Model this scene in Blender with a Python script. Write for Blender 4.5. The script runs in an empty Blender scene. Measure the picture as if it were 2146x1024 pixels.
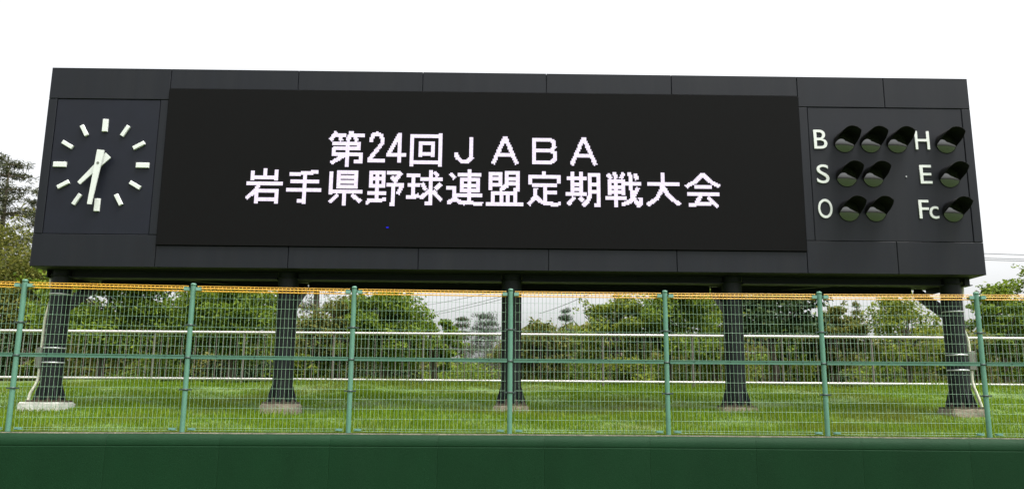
import bpy, bmesh, math, random
import numpy as np
from mathutils import Vector, Matrix

# ------------------------------------------------------------------ camera, sky, sun, exposure
scene = bpy.context.scene
col = scene.collection
R = math.radians

PITCH, ROLL, FPX = 0.18905, 0.00764, 1750.0
cam_data = bpy.data.cameras.new('camera')
cam_data.sensor_fit = 'HORIZONTAL'
cam_data.sensor_width = 36.0
cam_data.lens = 36.0 * FPX / 2146.0
cam_data.clip_start = 0.05
cam_data.clip_end = 3000.0
cam = bpy.data.objects.new('camera', cam_data)
col.objects.link(cam)
_f = Vector((0, math.cos(PITCH), math.sin(PITCH)))
_u = Vector((0, -math.sin(PITCH), math.cos(PITCH)))
_r = Vector((1, 0, 0))
_r2 = _r * math.cos(ROLL) + _u * math.sin(ROLL)
_u2 = _u * math.cos(ROLL) - _r * math.sin(ROLL)
cam.matrix_world = Matrix(((_r2.x, _u2.x, -_f.x, 0), (_r2.y, _u2.y, -_f.y, 0), (_r2.z, _u2.z, -_f.z, 1.6), (0, 0, 0, 1)))
scene.camera = cam

SUN_EL, SUN_AZ = 70.0, 125.0          # azimuth measured from +Y clockwise (125: behind the camera, to the right)
world = bpy.data.worlds.new('World')
scene.world = world
world.use_nodes = True
wn = world.node_tree
wn.nodes.clear()
w_out = wn.nodes.new('ShaderNodeOutputWorld')
w_bg = wn.nodes.new('ShaderNodeBackground')
w_sky = wn.nodes.new('ShaderNodeTexSky')
w_sky.sky_type = 'NISHITA'
w_sky.sun_disc = False
w_sky.sun_elevation = R(SUN_EL)
w_sky.sun_rotation = R(SUN_AZ)
w_sky.air_density = 1.0
w_sky.dust_density = 5.0
w_sky.ozone_density = 1.0
w_hsv = wn.nodes.new('ShaderNodeHueSaturation')
w_hsv.inputs['Saturation'].default_value = 0.10      # an even white cloud cover
wn.links.new(w_sky.outputs['Color'], w_hsv.inputs['Color'])
# overcast cover: brighter towards the zenith, with faint cloud texture
w_tc = wn.nodes.new('ShaderNodeTexCoord')
w_sep = wn.nodes.new('ShaderNodeSeparateXYZ'); wn.links.new(w_tc.outputs['Generated'], w_sep.inputs[0])
w_mr = wn.nodes.new('ShaderNodeMapRange'); w_mr.inputs[1].default_value = 0.0; w_mr.inputs[2].default_value = 1.0
w_mr.inputs[3].default_value = 0.72; w_mr.inputs[4].default_value = 1.25
wn.links.new(w_sep.outputs['Z'], w_mr.inputs[0])
w_map = wn.nodes.new('ShaderNodeMapping'); w_map.inputs['Scale'].default_value = (1.0, 1.0, 3.0); wn.links.new(w_tc.outputs['Generated'], w_map.inputs['Vector'])
w_noi = wn.nodes.new('ShaderNodeTexNoise'); w_noi.inputs['Scale'].default_value = 2.2; w_noi.inputs['Detail'].default_value = 5
wn.links.new(w_map.outputs['Vector'], w_noi.inputs['Vector'])
w_mr2 = wn.nodes.new('ShaderNodeMapRange'); w_mr2.inputs[1].default_value = 0.3; w_mr2.inputs[2].default_value = 0.7; w_mr2.inputs[3].default_value = 0.93; w_mr2.inputs[4].default_value = 1.07
wn.links.new(w_noi.outputs['Fac'], w_mr2.inputs[0])
w_mul = wn.nodes.new('ShaderNodeMath'); w_mul.operation = 'MULTIPLY'
wn.links.new(w_mr.outputs[0], w_mul.inputs[0]); wn.links.new(w_mr2.outputs[0], w_mul.inputs[1])
w_vm = wn.nodes.new('ShaderNodeVectorMath'); w_vm.operation = 'SCALE'
wn.links.new(w_hsv.outputs['Color'], w_vm.inputs[0]); wn.links.new(w_mul.outputs[0], w_vm.inputs['Scale'])
wn.links.new(w_vm.outputs['Vector'], w_bg.inputs['Color'])
w_bg.inputs['Strength'].default_value = 0.15
wn.links.new(w_bg.outputs['Background'], w_out.inputs['Surface'])

sun_data = bpy.data.lights.new('sun', 'SUN')
sun_data.energy = 1.2
sun_data.angle = R(25)
sun_data.color = (1.0, 0.96, 0.9)
sun = bpy.data.objects.new('sun', sun_data)
col.objects.link(sun)
_sd = Vector((math.sin(R(SUN_AZ)) * math.cos(R(SUN_EL)), math.cos(R(SUN_AZ)) * math.cos(R(SUN_EL)), math.sin(R(SUN_EL))))
sun.rotation_euler = _sd.to_track_quat('Z', 'Y').to_euler()
sun.location = (0, -10, 40)

scene.view_settings.view_transform = 'Standard'
scene.view_settings.look = 'None'
scene.view_settings.exposure = 1.4
scene.view_settings.gamma = 1.0
scene.view_settings.use_curve_mapping = False

# ------------------------------------------------------------------ helpers
def tag(o, label=None, cat=None, group=None, kind=None):
    if label: o['label'] = label
    if cat: o['category'] = cat
    if group: o['group'] = group
    if kind: o['kind'] = kind
    return o

def empty(name, loc=(0, 0, 0), rz=0.0, parent=None):
    o = bpy.data.objects.new(name, None)
    o.location = loc
    o.rotation_euler = (0, 0, rz)
    o.empty_display_size = 0.3
    col.objects.link(o)
    o.parent = parent
    return o

def obj(name, mesh, mat=None, parent=None, loc=None, rot=None):
    o = bpy.data.objects.new(name, mesh)
    if mat is not None and not mesh.materials:
        mesh.materials.append(mat)
    col.objects.link(o)
    o.parent = parent
    if loc is not None: o.location = loc
    if rot is not None: o.rotation_euler = rot
    return o

class MB:
    """collects shapes into one mesh"""
    def __init__(self):
        self.v = []; self.f = []; self.smooth = []
    def add(self, vs, fs, smooth=False):
        b = len(self.v)
        self.v += [tuple(p) for p in vs]
        self.f += [tuple(i + b for i in f) for f in fs]
        self.smooth += [smooth] * len(fs)
        return self
    def box(self, lo, hi):
        (a, b, c), (d, e, f) = lo, hi
        return self.add([(a, b, c), (d, b, c), (d, e, c), (a, e, c), (a, b, f), (d, b, f), (d, e, f), (a, e, f)],
                        [(0, 3, 2, 1), (4, 5, 6, 7), (0, 1, 5, 4), (1, 2, 6, 5), (2, 3, 7, 6), (3, 0, 4, 7)])
    def bbox(self, lo, hi, e=0.004):
        """box with chamfered edges on its front (-y) face"""
        (a, b, c), (d, y1, f) = lo, hi
        vs = [(a + e, b, c + e), (d - e, b, c + e), (d - e, b, f - e), (a + e, b, f - e),
              (a, b + e, c), (d, b + e, c), (d, b + e, f), (a, b + e, f),
              (a, y1, c), (d, y1, c), (d, y1, f), (a, y1, f)]
        fs = [(0, 1, 2, 3), (4, 5, 1, 0), (5, 6, 2, 1), (6, 7, 3, 2), (7, 4, 0, 3),
              (8, 9, 5, 4), (9, 10, 6, 5), (10, 11, 7, 6), (11, 8, 4, 7), (11, 10, 9, 8)]
        return self.add(vs, fs)
    def bar(self, p, q, w, h, up=(0, 0, 1)):
        """rectangular bar from p to q, w across, h along up"""
        p, q = Vector(p), Vector(q)
        d = (q - p).normalized(); u = Vector(up)
        s = d.cross(u).normalized(); u = s.cross(d).normalized()
        vs = []
        for c in (p, q):
            for a, b in ((-1, -1), (1, -1), (1, 1), (-1, 1)):
                vs.append(c + s * (a * w / 2) + u * (b * h / 2))
        return self.add(vs, [(0, 1, 2, 3), (7, 6, 5, 4), (0, 4, 5, 1), (1, 5, 6, 2), (2, 6, 7, 3), (3, 7, 4, 0)])
    def tube(self, pts, rad, n=8, caps=True):
        pts = [Vector(p) for p in pts]
        rad = [rad] * len(pts) if not hasattr(rad, '__len__') else rad
        vs = []; fs = []
        prev = None
        for i, p in enumerate(pts):
            d = (pts[min(i + 1, len(pts) - 1)] - pts[max(i - 1, 0)]).normalized()
            if prev is None:
                s = d.cross(Vector((0, 0, 1)))
                if s.length < 1e-3: s = Vector((1, 0, 0))
            else:
                s = prev - d * prev.dot(d)
            s.normalize(); prev = s
            t = d.cross(s)
            for k in range(n):
                a = 2 * math.pi * k / n
                vs.append(p + (s * math.cos(a) + t * math.sin(a)) * rad[i])
        for i in range(len(pts) - 1):
            for k in range(n):
                k2 = (k + 1) % n
                fs.append((i * n + k, i * n + k2, (i + 1) * n + k2, (i + 1) * n + k))
        self.add(vs, fs, n > 5)
        if caps:
            self.add(vs[:n], [tuple(range(n - 1, -1, -1))])
            self.add(vs[-n:], [tuple(range(n))])
        return self
    def ring(self, prof, n=24, c=(0, 0)):
        """lathe a profile of (radius, z) about the z axis through c"""
        vs = []; fs = []
        for r, z in prof:
            for k in range(n):
                a = 2 * math.pi * k / n
                vs.append((c[0] + r * math.cos(a), c[1] + r * math.sin(a), z))
        for i in range(len(prof) - 1):
            for k in range(n):
                k2 = (k + 1) % n
                fs.append((i * n + k, i * n + k2, (i + 1) * n + k2, (i + 1) * n + k))
        return self.add(vs, fs, True)
    def mesh(self, name):
        m = bpy.data.meshes.new(name)
        m.from_pydata(self.v, [], self.f)
        m.polygons.foreach_set('use_smooth', self.smooth)
        m.update()
        return m
    def build(self, name, mat, parent=None, loc=None, rot=None):
        return obj(name, self.mesh(name), mat, parent, loc, rot)

def np_mesh(name, verts, nper, mat, smooth=False):
    """verts (N*nper,3): N faces of nper corners each, none shared"""
    m = bpy.data.meshes.new(name)
    nv = len(verts); nf = nv // nper
    m.vertices.add(nv)
    m.vertices.foreach_set('co', np.ascontiguousarray(verts, dtype=np.float32).ravel())
    m.loops.add(nv)
    m.loops.foreach_set('vertex_index', np.arange(nv, dtype=np.int32))
    m.polygons.add(nf)
    m.polygons.foreach_set('loop_start', np.arange(0, nv, nper, dtype=np.int32))
    m.polygons.foreach_set('loop_total', np.full(nf, nper, dtype=np.int32))
    m.update(calc_edges=True)
    m.materials.append(mat)
    return m

# ------------------------------------------------------------------ materials
def paint(name, rgb, rough=0.5, metal=0.0, vary=0.12, scale=6.0, bump=0.0, bscale=60.0, spec=0.5, dirt=None, dirt_amt=0.0, dscale=1.2, stretch=(1, 1, 1)):
    m = bpy.data.materials.new(name); m.use_nodes = True
    nt = m.node_tree; b = nt.nodes['Principled BSDF']
    tc = nt.nodes.new('ShaderNodeTexCoord')
    mp = nt.nodes.new('ShaderNodeMapping'); mp.inputs['Scale'].default_value = stretch
    nt.links.new(tc.outputs['Object'], mp.inputs['Vector'])
    n1 = nt.nodes.new('ShaderNodeTexNoise'); n1.inputs['Scale'].default_value = scale; n1.inputs['Detail'].default_value = 6
    nt.links.new(mp.outputs['Vector'], n1.inputs['Vector'])
    r1 = nt.nodes.new('ShaderNodeValToRGB')
    lo = [max(0, c * (1 - vary)) for c in rgb]; hi = [min(1, c * (1 + vary)) for c in rgb]
    r1.color_ramp.elements[0].position = 0.3; r1.color_ramp.elements[0].color = (*lo, 1)
    r1.color_ramp.elements[1].position = 0.7; r1.color_ramp.elements[1].color = (*hi, 1)
    nt.links.new(n1.outputs['Fac'], r1.inputs['Fac'])
    src = r1.outputs['Color']
    if dirt:
        n2 = nt.nodes.new('ShaderNodeTexNoise'); n2.inputs['Scale'].default_value = dscale; n2.inputs['Detail'].default_value = 8; n2.inputs['Roughness'].default_value = 0.65
        nt.links.new(mp.outputs['Vector'], n2.inputs['Vector'])
        r2 = nt.nodes.new('ShaderNodeMapRange'); r2.inputs[1].default_value = 0.48; r2.inputs[2].default_value = 0.72; r2.inputs[3].default_value = 0; r2.inputs[4].default_value = dirt_amt
        nt.links.new(n2.outputs['Fac'], r2.inputs[0])
        mx = nt.nodes.new('ShaderNodeMix'); mx.data_type = 'RGBA'
        nt.links.new(r2.outputs[0], mx.inputs[0]); nt.links.new(src, mx.inputs[6]); mx.inputs[7].default_value = (*dirt, 1)
        src = mx.outputs[2]
    nt.links.new(src, b.inputs['Base Color'])
    b.inputs['Roughness'].default_value = rough
    b.inputs['Metallic'].default_value = metal
    b.inputs['Specular IOR Level'].default_value = spec
    if bump:
        n3 = nt.nodes.new('ShaderNodeTexNoise'); n3.inputs['Scale'].default_value = bscale; n3.inputs['Detail'].default_value = 4
        nt.links.new(tc.outputs['Object'], n3.inputs['Vector'])
        bp = nt.nodes.new('ShaderNodeBump'); bp.inputs['Strength'].default_value = bump; bp.inputs['Distance'].default_value = 0.02
        nt.links.new(n3.outputs['Fac'], bp.inputs['Height']); nt.links.new(bp.outputs['Normal'], b.inputs['Normal'])
    return m

def leafy(name, cols, transl=0.45, rough=0.6, patch=None, pscale=0.35):
    """foliage: the colour differs from leaf to leaf"""
    m = bpy.data.materials.new(name); m.use_nodes = True
    nt = m.node_tree; nt.nodes.clear()
    out = nt.nodes.new('ShaderNodeOutputMaterial')
    g = nt.nodes.new('ShaderNodeNewGeometry')
    rp = nt.nodes.new('ShaderNodeValToRGB'); cr = rp.color_ramp
    while len(cr.elements) < len(cols): cr.elements.new(0.5)
    for i, c in enumerate(cols):
        cr.elements[i].position = i / (len(cols) - 1); cr.elements[i].color = (*c, 1)
    nt.links.new(g.outputs['Random Per Island'], rp.inputs['Fac'])
    src = rp.outputs['Color']
    if patch:
        tc = nt.nodes.new('ShaderNodeTexCoord')
        n2 = nt.nodes.new('ShaderNodeTexNoise'); n2.inputs['Scale'].default_value = pscale; n2.inputs['Detail'].default_value = 5
        nt.links.new(tc.outputs['Object'], n2.inputs['Vector'])
        r2 = nt.nodes.new('ShaderNodeMapRange'); r2.inputs[1].default_value = 0.5; r2.inputs[2].default_value = 0.68; r2.inputs[3].default_value = 0; r2.inputs[4].default_value = 0.75
        nt.links.new(n2.outputs['Fac'], r2.inputs[0])
        mx = nt.nodes.new('ShaderNodeMix'); mx.data_type = 'RGBA'
        nt.links.new(r2.outputs[0], mx.inputs[0]); nt.links.new(src, mx.inputs[6]); mx.inputs[7].default_value = (*patch, 1)
        src = mx.outputs[2]
    b = nt.nodes.new('ShaderNodeBsdfPrincipled'); b.inputs['Roughness'].default_value = rough; b.inputs['Specular IOR Level'].default_value = 0.12
    t = nt.nodes.new('ShaderNodeBsdfTranslucent')
    mix = nt.nodes.new('ShaderNodeMixShader'); mix.inputs[0].default_value = transl
    nt.links.new(src, b.inputs['Base Color']); nt.links.new(src, t.inputs['Color'])
    nt.links.new(b.outputs[0], mix.inputs[1]); nt.links.new(t.outputs[0], mix.inputs[2])
    nt.links.new(mix.outputs[0], out.inputs['Surface'])
    return m

def glow(name, rgb, strength):
    m = bpy.data.materials.new(name); m.use_nodes = True
    nt = m.node_tree; nt.nodes.clear()
    out = nt.nodes.new('ShaderNodeOutputMaterial'); e = nt.nodes.new('ShaderNodeEmission')
    g = nt.nodes.new('ShaderNodeNewGeometry'); rp = nt.nodes.new('ShaderNodeValToRGB')
    rp.color_ramp.elements[0].color = (*[c * 0.8 for c in rgb], 1); rp.color_ramp.elements[1].color = (*rgb, 1)
    nt.links.new(g.outputs['Random Per Island'], rp.inputs['Fac'])
    nt.links.new(rp.outputs['Color'], e.inputs['Color'])
    e.inputs['Strength'].default_value = strength
    nt.links.new(e.outputs[0], out.inputs['Surface'])
    return m

M = {}
M['panel'] = paint('charcoal_panel', (0.0062, 0.0075, 0.0112), 0.5, vary=0.12, scale=3, spec=0.25, dirt=(0.0135, 0.014, 0.016), dirt_amt=0.5, dscale=1.6, stretch=(1.6, 1, 0.14))
M['panel_blue'] = paint('blue_black_panel', (0.0062, 0.0076, 0.0145), 0.5, vary=0.10, scale=3, spec=0.25, dirt=(0.010, 0.011, 0.0155), dirt_amt=0.3)
M['body'] = paint('cabinet_black', (0.006, 0.0065, 0.0075), 0.6)
M['screen'] = paint('led_screen_black', (0.0035, 0.0034, 0.0036), 0.85, vary=0.25, scale=300, bump=0.15, bscale=300, spec=0.12)
M['steel_dark'] = paint('dark_green_black_steel', (0.0045, 0.0068, 0.0072), 0.55, vary=0.2, scale=5, spec=0.25, dirt=(0.013, 0.013, 0.010), dirt_amt=0.35)
M['hood'] = paint('black_hood', (0.0035, 0.0035, 0.004), 0.75, spec=0.2)
M['white'] = paint('white_letter', (0.62, 0.64, 0.61), 0.45, vary=0.04)
M['stainless'] = paint('stainless_band', (0.45, 0.46, 0.46), 0.4, metal=0.6)
M['pvc'] = paint('cream_pvc', (0.54, 0.53, 0.42), 0.45, vary=0.08, dirt=(0.3, 0.28, 0.2), dirt_amt=0.4)
M['boxgrey'] = paint('grey_box', (0.13, 0.135, 0.11), 0.5)
M['rust'] = paint('rusty_plate', (0.05, 0.035, 0.025), 0.8, vary=0.4, scale=14)
M['post'] = paint('green_post', (0.085, 0.205, 0.145), 0.45, vary=0.06, scale=8, dirt=(0.11, 0.21, 0.16), dirt_amt=0.4)
M['wire'] = paint('green_wire', (0.18, 0.31, 0.20), 0.5, vary=0.08)
M['clip'] = paint('pale_clip', (0.15, 0.30, 0.24), 0.35, metal=0.2)
M['yellow'] = paint('yellow_coating', (0.58, 0.31, 0.012), 0.5, vary=0.1)
M['bolt'] = paint('dark_bolt', (0.03, 0.05, 0.045), 0.5)
M['pad'] = paint('green_pad', (0.0033, 0.0250, 0.0080), 0.65, vary=0.08, scale=2.5, bump=0.2, bscale=140, spec=0.12, dirt=(0.006, 0.031, 0.0115), dirt_amt=0.4, dscale=1.5, stretch=(1, 1, 0.5))
M['concrete'] = paint('brown_concrete', (0.25, 0.21, 0.16), 0.9, vary=0.3, scale=9, bump=0.5, bscale=50, dirt=(0.10, 0.085, 0.06), dirt_amt=0.7, dscale=5)
M['concrete_pale'] = paint('pale_concrete', (0.55, 0.55, 0.50), 0.9, vary=0.15, scale=9, bump=0.5, bscale=50, dirt=(0.33, 0.32, 0.27), dirt_amt=0.6, dscale=4)
M['rail'] = paint('galvanised_rail', (0.52, 0.49, 0.47), 0.4, metal=0.15, vary=0.08, dirt=(0.4, 0.37, 0.33), dirt_amt=0.5, dscale=3)
M['baluster'] = paint('brown_grey_baluster', (0.15, 0.135, 0.12), 0.5, vary=0.12)
M['bark'] = paint('bark', (0.085, 0.065, 0.05), 0.9, vary=0.4, scale=12, bump=0.6, bscale=30, stretch=(1, 1, 0.3))
M['pole'] = paint('pole_concrete', (0.20, 0.16, 0.12), 0.85, vary=0.1)
M['cable'] = paint('cable', (0.03, 0.03, 0.03), 0.6)
M['lit'] = glow('lit_led', (0.93, 0.84, 1.0), 0.50)
M['lit_blue'] = glow('lit_blue_led', (0.03, 0.03, 0.9), 0.4)
M['soil'] = paint('bank_soil', (0.062, 0.108, 0.009), 0.95, vary=0.4, scale=3, dirt=(0.085, 0.08, 0.025), dirt_amt=0.6, dscale=0.7)
M['field'] = paint('field_grass', (0.05, 0.09, 0.02), 0.95, vary=0.25, scale=1.5)
lens = bpy.data.materials.new('lamp_lens'); lens.use_nodes = True
_b = lens.node_tree.nodes['Principled BSDF']
_n = lens.node_tree.nodes.new('ShaderNodeTexNoise'); _n.inputs['Scale'].default_value = 40
_c = lens.node_tree.nodes.new('ShaderNodeValToRGB'); _c.color_ramp.elements[0].color = (0.008, 0.010, 0.006, 1); _c.color_ramp.elements[1].color = (0.016, 0.018, 0.011, 1)
lens.node_tree.links.new(_n.outputs['Fac'], _c.inputs['Fac']); lens.node_tree.links.new(_c.outputs['Color'], _b.inputs['Base Color'])
_b.inputs['Roughness'].default_value = 0.05; _b.inputs['IOR'].default_value = 2.0
M['lens'] = lens
M['leaf'] = leafy('leaf_green', [(0.042, 0.072, 0.007), (0.092, 0.142, 0.012), (0.135, 0.195, 0.016), (0.195, 0.245, 0.026)])
M['leaf_olive'] = leafy('leaf_olive', [(0.050, 0.060, 0.012), (0.095, 0.108, 0.018), (0.135, 0.142, 0.026), (0.18, 0.165, 0.04)])
M['leaf_yellow'] = leafy('leaf_yellow_green', [(0.06, 0.085, 0.008), (0.115, 0.15, 0.014), (0.165, 0.20, 0.02), (0.22, 0.24, 0.03)])
M['leaf_dark'] = leafy('leaf_dark', [(0.012, 0.025, 0.008), (0.025, 0.045, 0.012), (0.045, 0.065, 0.016)], 0.25)  # on the shrubs this dark colour stands in for shade under the trees
M['needle'] = leafy('needle', [(0.03, 0.038, 0.018), (0.055, 0.062, 0.028), (0.085, 0.085, 0.04)], 0.15)
M['needle_grey'] = leafy('needle_grey', [(0.06, 0.075, 0.06), (0.09, 0.105, 0.085), (0.12, 0.13, 0.11)], 0.15)
M['grass'] = leafy('grass_blade', [(0.070, 0.132, 0.005), (0.116, 0.200, 0.007), (0.158, 0.255, 0.010), (0.23, 0.285, 0.025)], 0.4, 0.6, patch=(0.16, 0.17, 0.025))

# strokes of each lit character, in LED columns and rows of the screen
CHARACTER_STROKES = [
    [[(138.1, 35.5), (133.5, 42.9)], [(137.5, 38.5), (146.2, 38.5)], [(140.7, 40.1), (142.6, 43.3)], [(150.4, 35.0), (147.1, 43.3)], [(149.2, 38.5), (160.8, 38.5)], [(153.4, 39.9), (154.9, 43.4)], [(135.4, 45.5), (157.4, 45.5)], [(156.5, 44.4), (156.5, 51.3)], [(136.3, 49.5), (157.6, 49.5)], [(136.5, 48.6), (136.5, 56.4)], [(136.7, 54.5), (159.9, 54.5)], [(158.5, 52.7), (158.5, 61.9)], [(153.2, 60.5), (159.2, 60.5)], [(147.5, 44.5), (147.5, 64.4)], [(145.4, 55.4), (134.4, 62.1)]],
    [[(166.6, 44.3), (166.6, 40.9), (168.1, 38.1), (171.1, 37.0), (174.2, 38.3), (175.4, 41.2), (175.0, 45.2), (171.9, 49.9), (166.0, 57.5)], [(164.4, 59.5), (177.8, 59.5)], [(165.5, 57.5), (165.5, 61.0)]],
    [[(189.5, 35.7), (189.5, 61.2)], [(189.3, 37.1), (181.1, 53.4)], [(179.6, 54.5), (194.5, 54.5)]],
    [[(199.5, 36.6), (199.5, 63.7)], [(222.5, 36.4), (222.5, 63.5)], [(198.0, 38.5), (223.9, 38.5)], [(199.4, 60.5), (222.7, 60.5)], [(206.5, 42.9), (206.5, 56.3)], [(216.5, 42.9), (216.5, 56.2)], [(205.1, 44.5), (217.6, 44.5)], [(206.5, 53.5), (216.5, 53.5)]],
    [[(247.7, 39.0), (247.8, 56.5), (245.4, 58.7), (242.7, 59.6), (239.7, 59.0), (237.0, 56.7), (235.8, 54.3), (235.6, 51.8)]],
    [[(274.9, 38.4), (265.3, 61.2)], [(274.9, 38.4), (284.5, 61.0)], [(269.4, 53.5), (280.2, 53.5)]],
    [[(298.5, 38.8), (298.5, 61.2)], [(297.1, 40.5), (312.6, 40.5)], [(298.7, 49.5), (312.6, 49.5)], [(297.1, 59.5), (312.8, 59.5)], [(311.9, 40.5), (314.7, 42.3), (314.7, 46.5), (312.1, 49.4)], [(312.1, 49.4), (315.7, 51.6), (315.7, 56.5), (312.4, 59.1)]],
    [[(338.8, 38.3), (329.0, 61.3)], [(338.8, 38.3), (348.3, 61.1)], [(333.3, 53.5), (344.1, 53.5)]],
    [[(72.5, 68.7), (72.5, 77.0)], [(82.5, 67.0), (82.5, 76.3)], [(91.5, 68.4), (91.5, 77.2)], [(71.4, 74.5), (92.7, 74.5)], [(68.6, 79.5), (96.7, 79.5)], [(77.6, 81.0), (75.8, 85.3), (68.3, 92.1)], [(76.5, 84.5), (76.5, 95.7)], [(92.5, 84.1), (92.5, 95.7)], [(76.4, 85.5), (93.3, 85.5)], [(76.7, 92.5), (92.3, 92.5)]],
    [[(102.2, 71.6), (110.1, 71.1), (116.8, 70.5), (124.6, 69.2)], [(103.0, 77.5), (125.9, 77.5)], [(100.6, 84.5), (128.3, 84.5)], [(114.5, 70.5), (114.5, 95.7)], [(109.6, 93.5), (115.8, 93.5)]],
    [[(135.5, 69.5), (135.5, 87.6)], [(141.5, 67.9), (141.5, 82.8)], [(155.5, 67.7), (155.5, 82.7)], [(140.2, 69.5), (156.6, 69.5)], [(141.5, 73.5), (155.4, 73.5)], [(141.5, 77.5), (155.4, 77.5)], [(140.4, 81.5), (156.7, 81.5)], [(134.8, 85.5), (160.8, 85.5)], [(146.5, 85.6), (146.5, 96.5)], [(141.5, 87.8), (135.1, 94.6)], [(152.5, 88.1), (159.8, 93.6)]],
    [[(167.5, 68.0), (167.5, 81.8)], [(177.5, 67.9), (177.5, 81.6)], [(172.5, 67.9), (172.5, 92.7)], [(165.7, 69.5), (179.1, 69.5)], [(167.3, 74.5), (178.1, 74.5)], [(166.0, 80.5), (179.3, 80.5)], [(165.1, 86.5), (180.0, 86.5)], [(165.5, 92.9), (173.9, 92.4), (180.0, 91.7)], [(165.7, 93.1), (165.8, 95.4)], [(180.2, 69.5), (191.1, 69.5)], [(191.6, 69.5), (187.2, 75.7)], [(183.7, 72.7), (188.0, 77.3)], [(180.4, 79.5), (193.5, 79.5)], [(192.7, 79.9), (189.0, 87.1)], [(185.5, 78.6), (185.5, 96.4)], [(183.0, 95.5), (186.7, 95.5)]],
    [[(196.2, 71.5), (207.3, 71.5)], [(197.2, 79.5), (206.4, 79.5)], [(201.5, 71.5), (201.5, 89.3)], [(196.2, 89.7), (202.2, 89.3), (206.0, 87.7)], [(206.5, 90.0), (208.5, 89.2), (214.4, 84.5)], [(215.5, 67.0), (215.5, 96.2)], [(210.7, 94.5), (216.1, 94.5)], [(206.8, 74.5), (224.8, 74.5)], [(218.3, 68.8), (221.4, 72.2)], [(208.7, 78.0), (211.5, 83.6)], [(223.6, 78.4), (219.2, 82.5)], [(217.4, 83.7), (220.8, 88.3), (224.3, 91.7)]],
    [[(231.3, 69.6), (234.8, 73.6)], [(237.3, 70.5), (255.8, 70.5)], [(246.5, 66.3), (246.5, 91.4)], [(240.5, 73.6), (240.5, 85.0)], [(253.5, 73.4), (253.5, 84.9)], [(238.7, 74.5), (255.1, 74.5)], [(240.1, 79.5), (253.6, 79.5)], [(238.9, 83.5), (255.0, 83.5)], [(236.5, 87.5), (256.8, 87.5)], [(228.3, 81.5), (235.8, 81.5)], [(234.5, 80.4), (234.5, 90.5)], [(234.5, 90.5), (229.4, 94.2)], [(235.1, 90.3), (238.5, 92.9), (242.3, 93.9), (257.4, 94.1)]],
    [[(263.5, 67.9), (263.5, 82.6)], [(271.5, 68.0), (271.5, 79.8)], [(262.0, 69.5), (272.6, 69.5)], [(263.3, 73.5), (271.2, 73.5)], [(263.4, 78.5), (272.5, 78.5)], [(276.1, 67.2), (276.1, 79.2), (271.3, 83.1)], [(285.5, 67.1), (285.5, 83.9)], [(282.2, 82.5), (286.8, 82.5)], [(274.9, 68.5), (286.9, 68.5)], [(276.0, 73.5), (285.7, 73.5)], [(276.0, 77.5), (285.7, 77.5)], [(264.4, 85.5), (285.2, 85.5)], [(265.5, 84.8), (265.5, 94.0)], [(272.5, 85.8), (272.5, 93.9)], [(277.5, 85.8), (277.5, 93.8)], [(283.5, 84.6), (283.5, 93.8)], [(260.4, 94.5), (289.5, 94.5)]],
    [[(306.5, 67.0), (306.5, 70.3)], [(293.9, 71.5), (319.8, 71.5)], [(295.5, 70.5), (295.5, 77.7)], [(318.5, 70.4), (318.5, 76.9)], [(297.1, 78.5), (316.6, 78.5)], [(307.5, 78.1), (307.5, 94.3)], [(307.1, 84.5), (317.3, 84.5)], [(300.0, 81.5), (299.8, 88.1), (294.2, 94.6)], [(300.0, 88.1), (303.4, 91.6), (307.3, 93.3), (311.2, 93.5), (313.7, 94.2), (320.1, 93.9)]],
    [[(329.5, 67.1), (329.5, 85.6)], [(336.5, 67.0), (336.5, 85.5)], [(324.8, 72.5), (341.3, 72.5)], [(329.4, 77.5), (336.6, 77.5)], [(329.4, 81.5), (336.6, 81.5)], [(324.2, 85.5), (341.2, 85.5)], [(331.0, 88.1), (325.9, 94.2)], [(335.3, 88.1), (338.1, 91.5)], [(343.9, 68.6), (343.6, 84.7), (342.9, 88.4), (341.1, 92.1), (337.9, 95.0)], [(350.5, 68.6), (350.5, 96.1)], [(346.6, 94.5), (351.4, 94.5)], [(342.6, 69.5), (351.7, 69.5)], [(343.8, 77.5), (350.4, 77.5)], [(343.7, 83.5), (350.3, 83.5)]],
    [[(358.0, 68.5), (360.8, 72.4)], [(363.1, 67.3), (365.0, 72.4)], [(371.0, 67.6), (368.4, 72.3)], [(359.5, 73.6), (359.5, 85.7)], [(370.5, 73.5), (370.5, 85.6)], [(364.5, 73.6), (364.5, 96.1)], [(357.7, 74.5), (371.7, 74.5)], [(358.9, 79.5), (370.6, 79.5)], [(358.9, 83.5), (370.5, 83.5)], [(356.1, 88.5), (373.2, 88.5)], [(375.9, 67.0), (376.3, 77.0), (377.3, 84.3), (379.3, 89.1), (382.6, 94.5), (384.1, 92.3), (384.0, 88.5)], [(372.2, 76.5), (384.5, 76.5)], [(379.8, 68.2), (381.8, 73.0)], [(382.2, 79.7), (379.4, 85.8), (375.7, 91.3), (369.1, 94.2)]],
    [[(389.7, 76.5), (416.4, 76.5)], [(402.8, 67.1), (402.3, 77.5), (400.7, 82.9), (397.5, 88.4), (389.7, 94.0)], [(402.7, 78.6), (405.9, 84.8), (409.9, 89.0), (416.0, 93.4)]],
    [[(435.1, 67.5), (429.3, 73.7), (421.2, 78.6)], [(435.0, 67.5), (438.8, 72.0), (442.8, 75.1), (448.4, 77.9)], [(427.8, 78.5), (442.3, 78.5)], [(421.9, 84.5), (448.0, 84.5)], [(433.0, 85.3), (429.2, 92.3)], [(422.9, 93.9), (430.5, 92.8), (442.2, 91.9)], [(438.4, 87.0), (442.2, 90.6), (446.4, 95.0)]],
]

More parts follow.
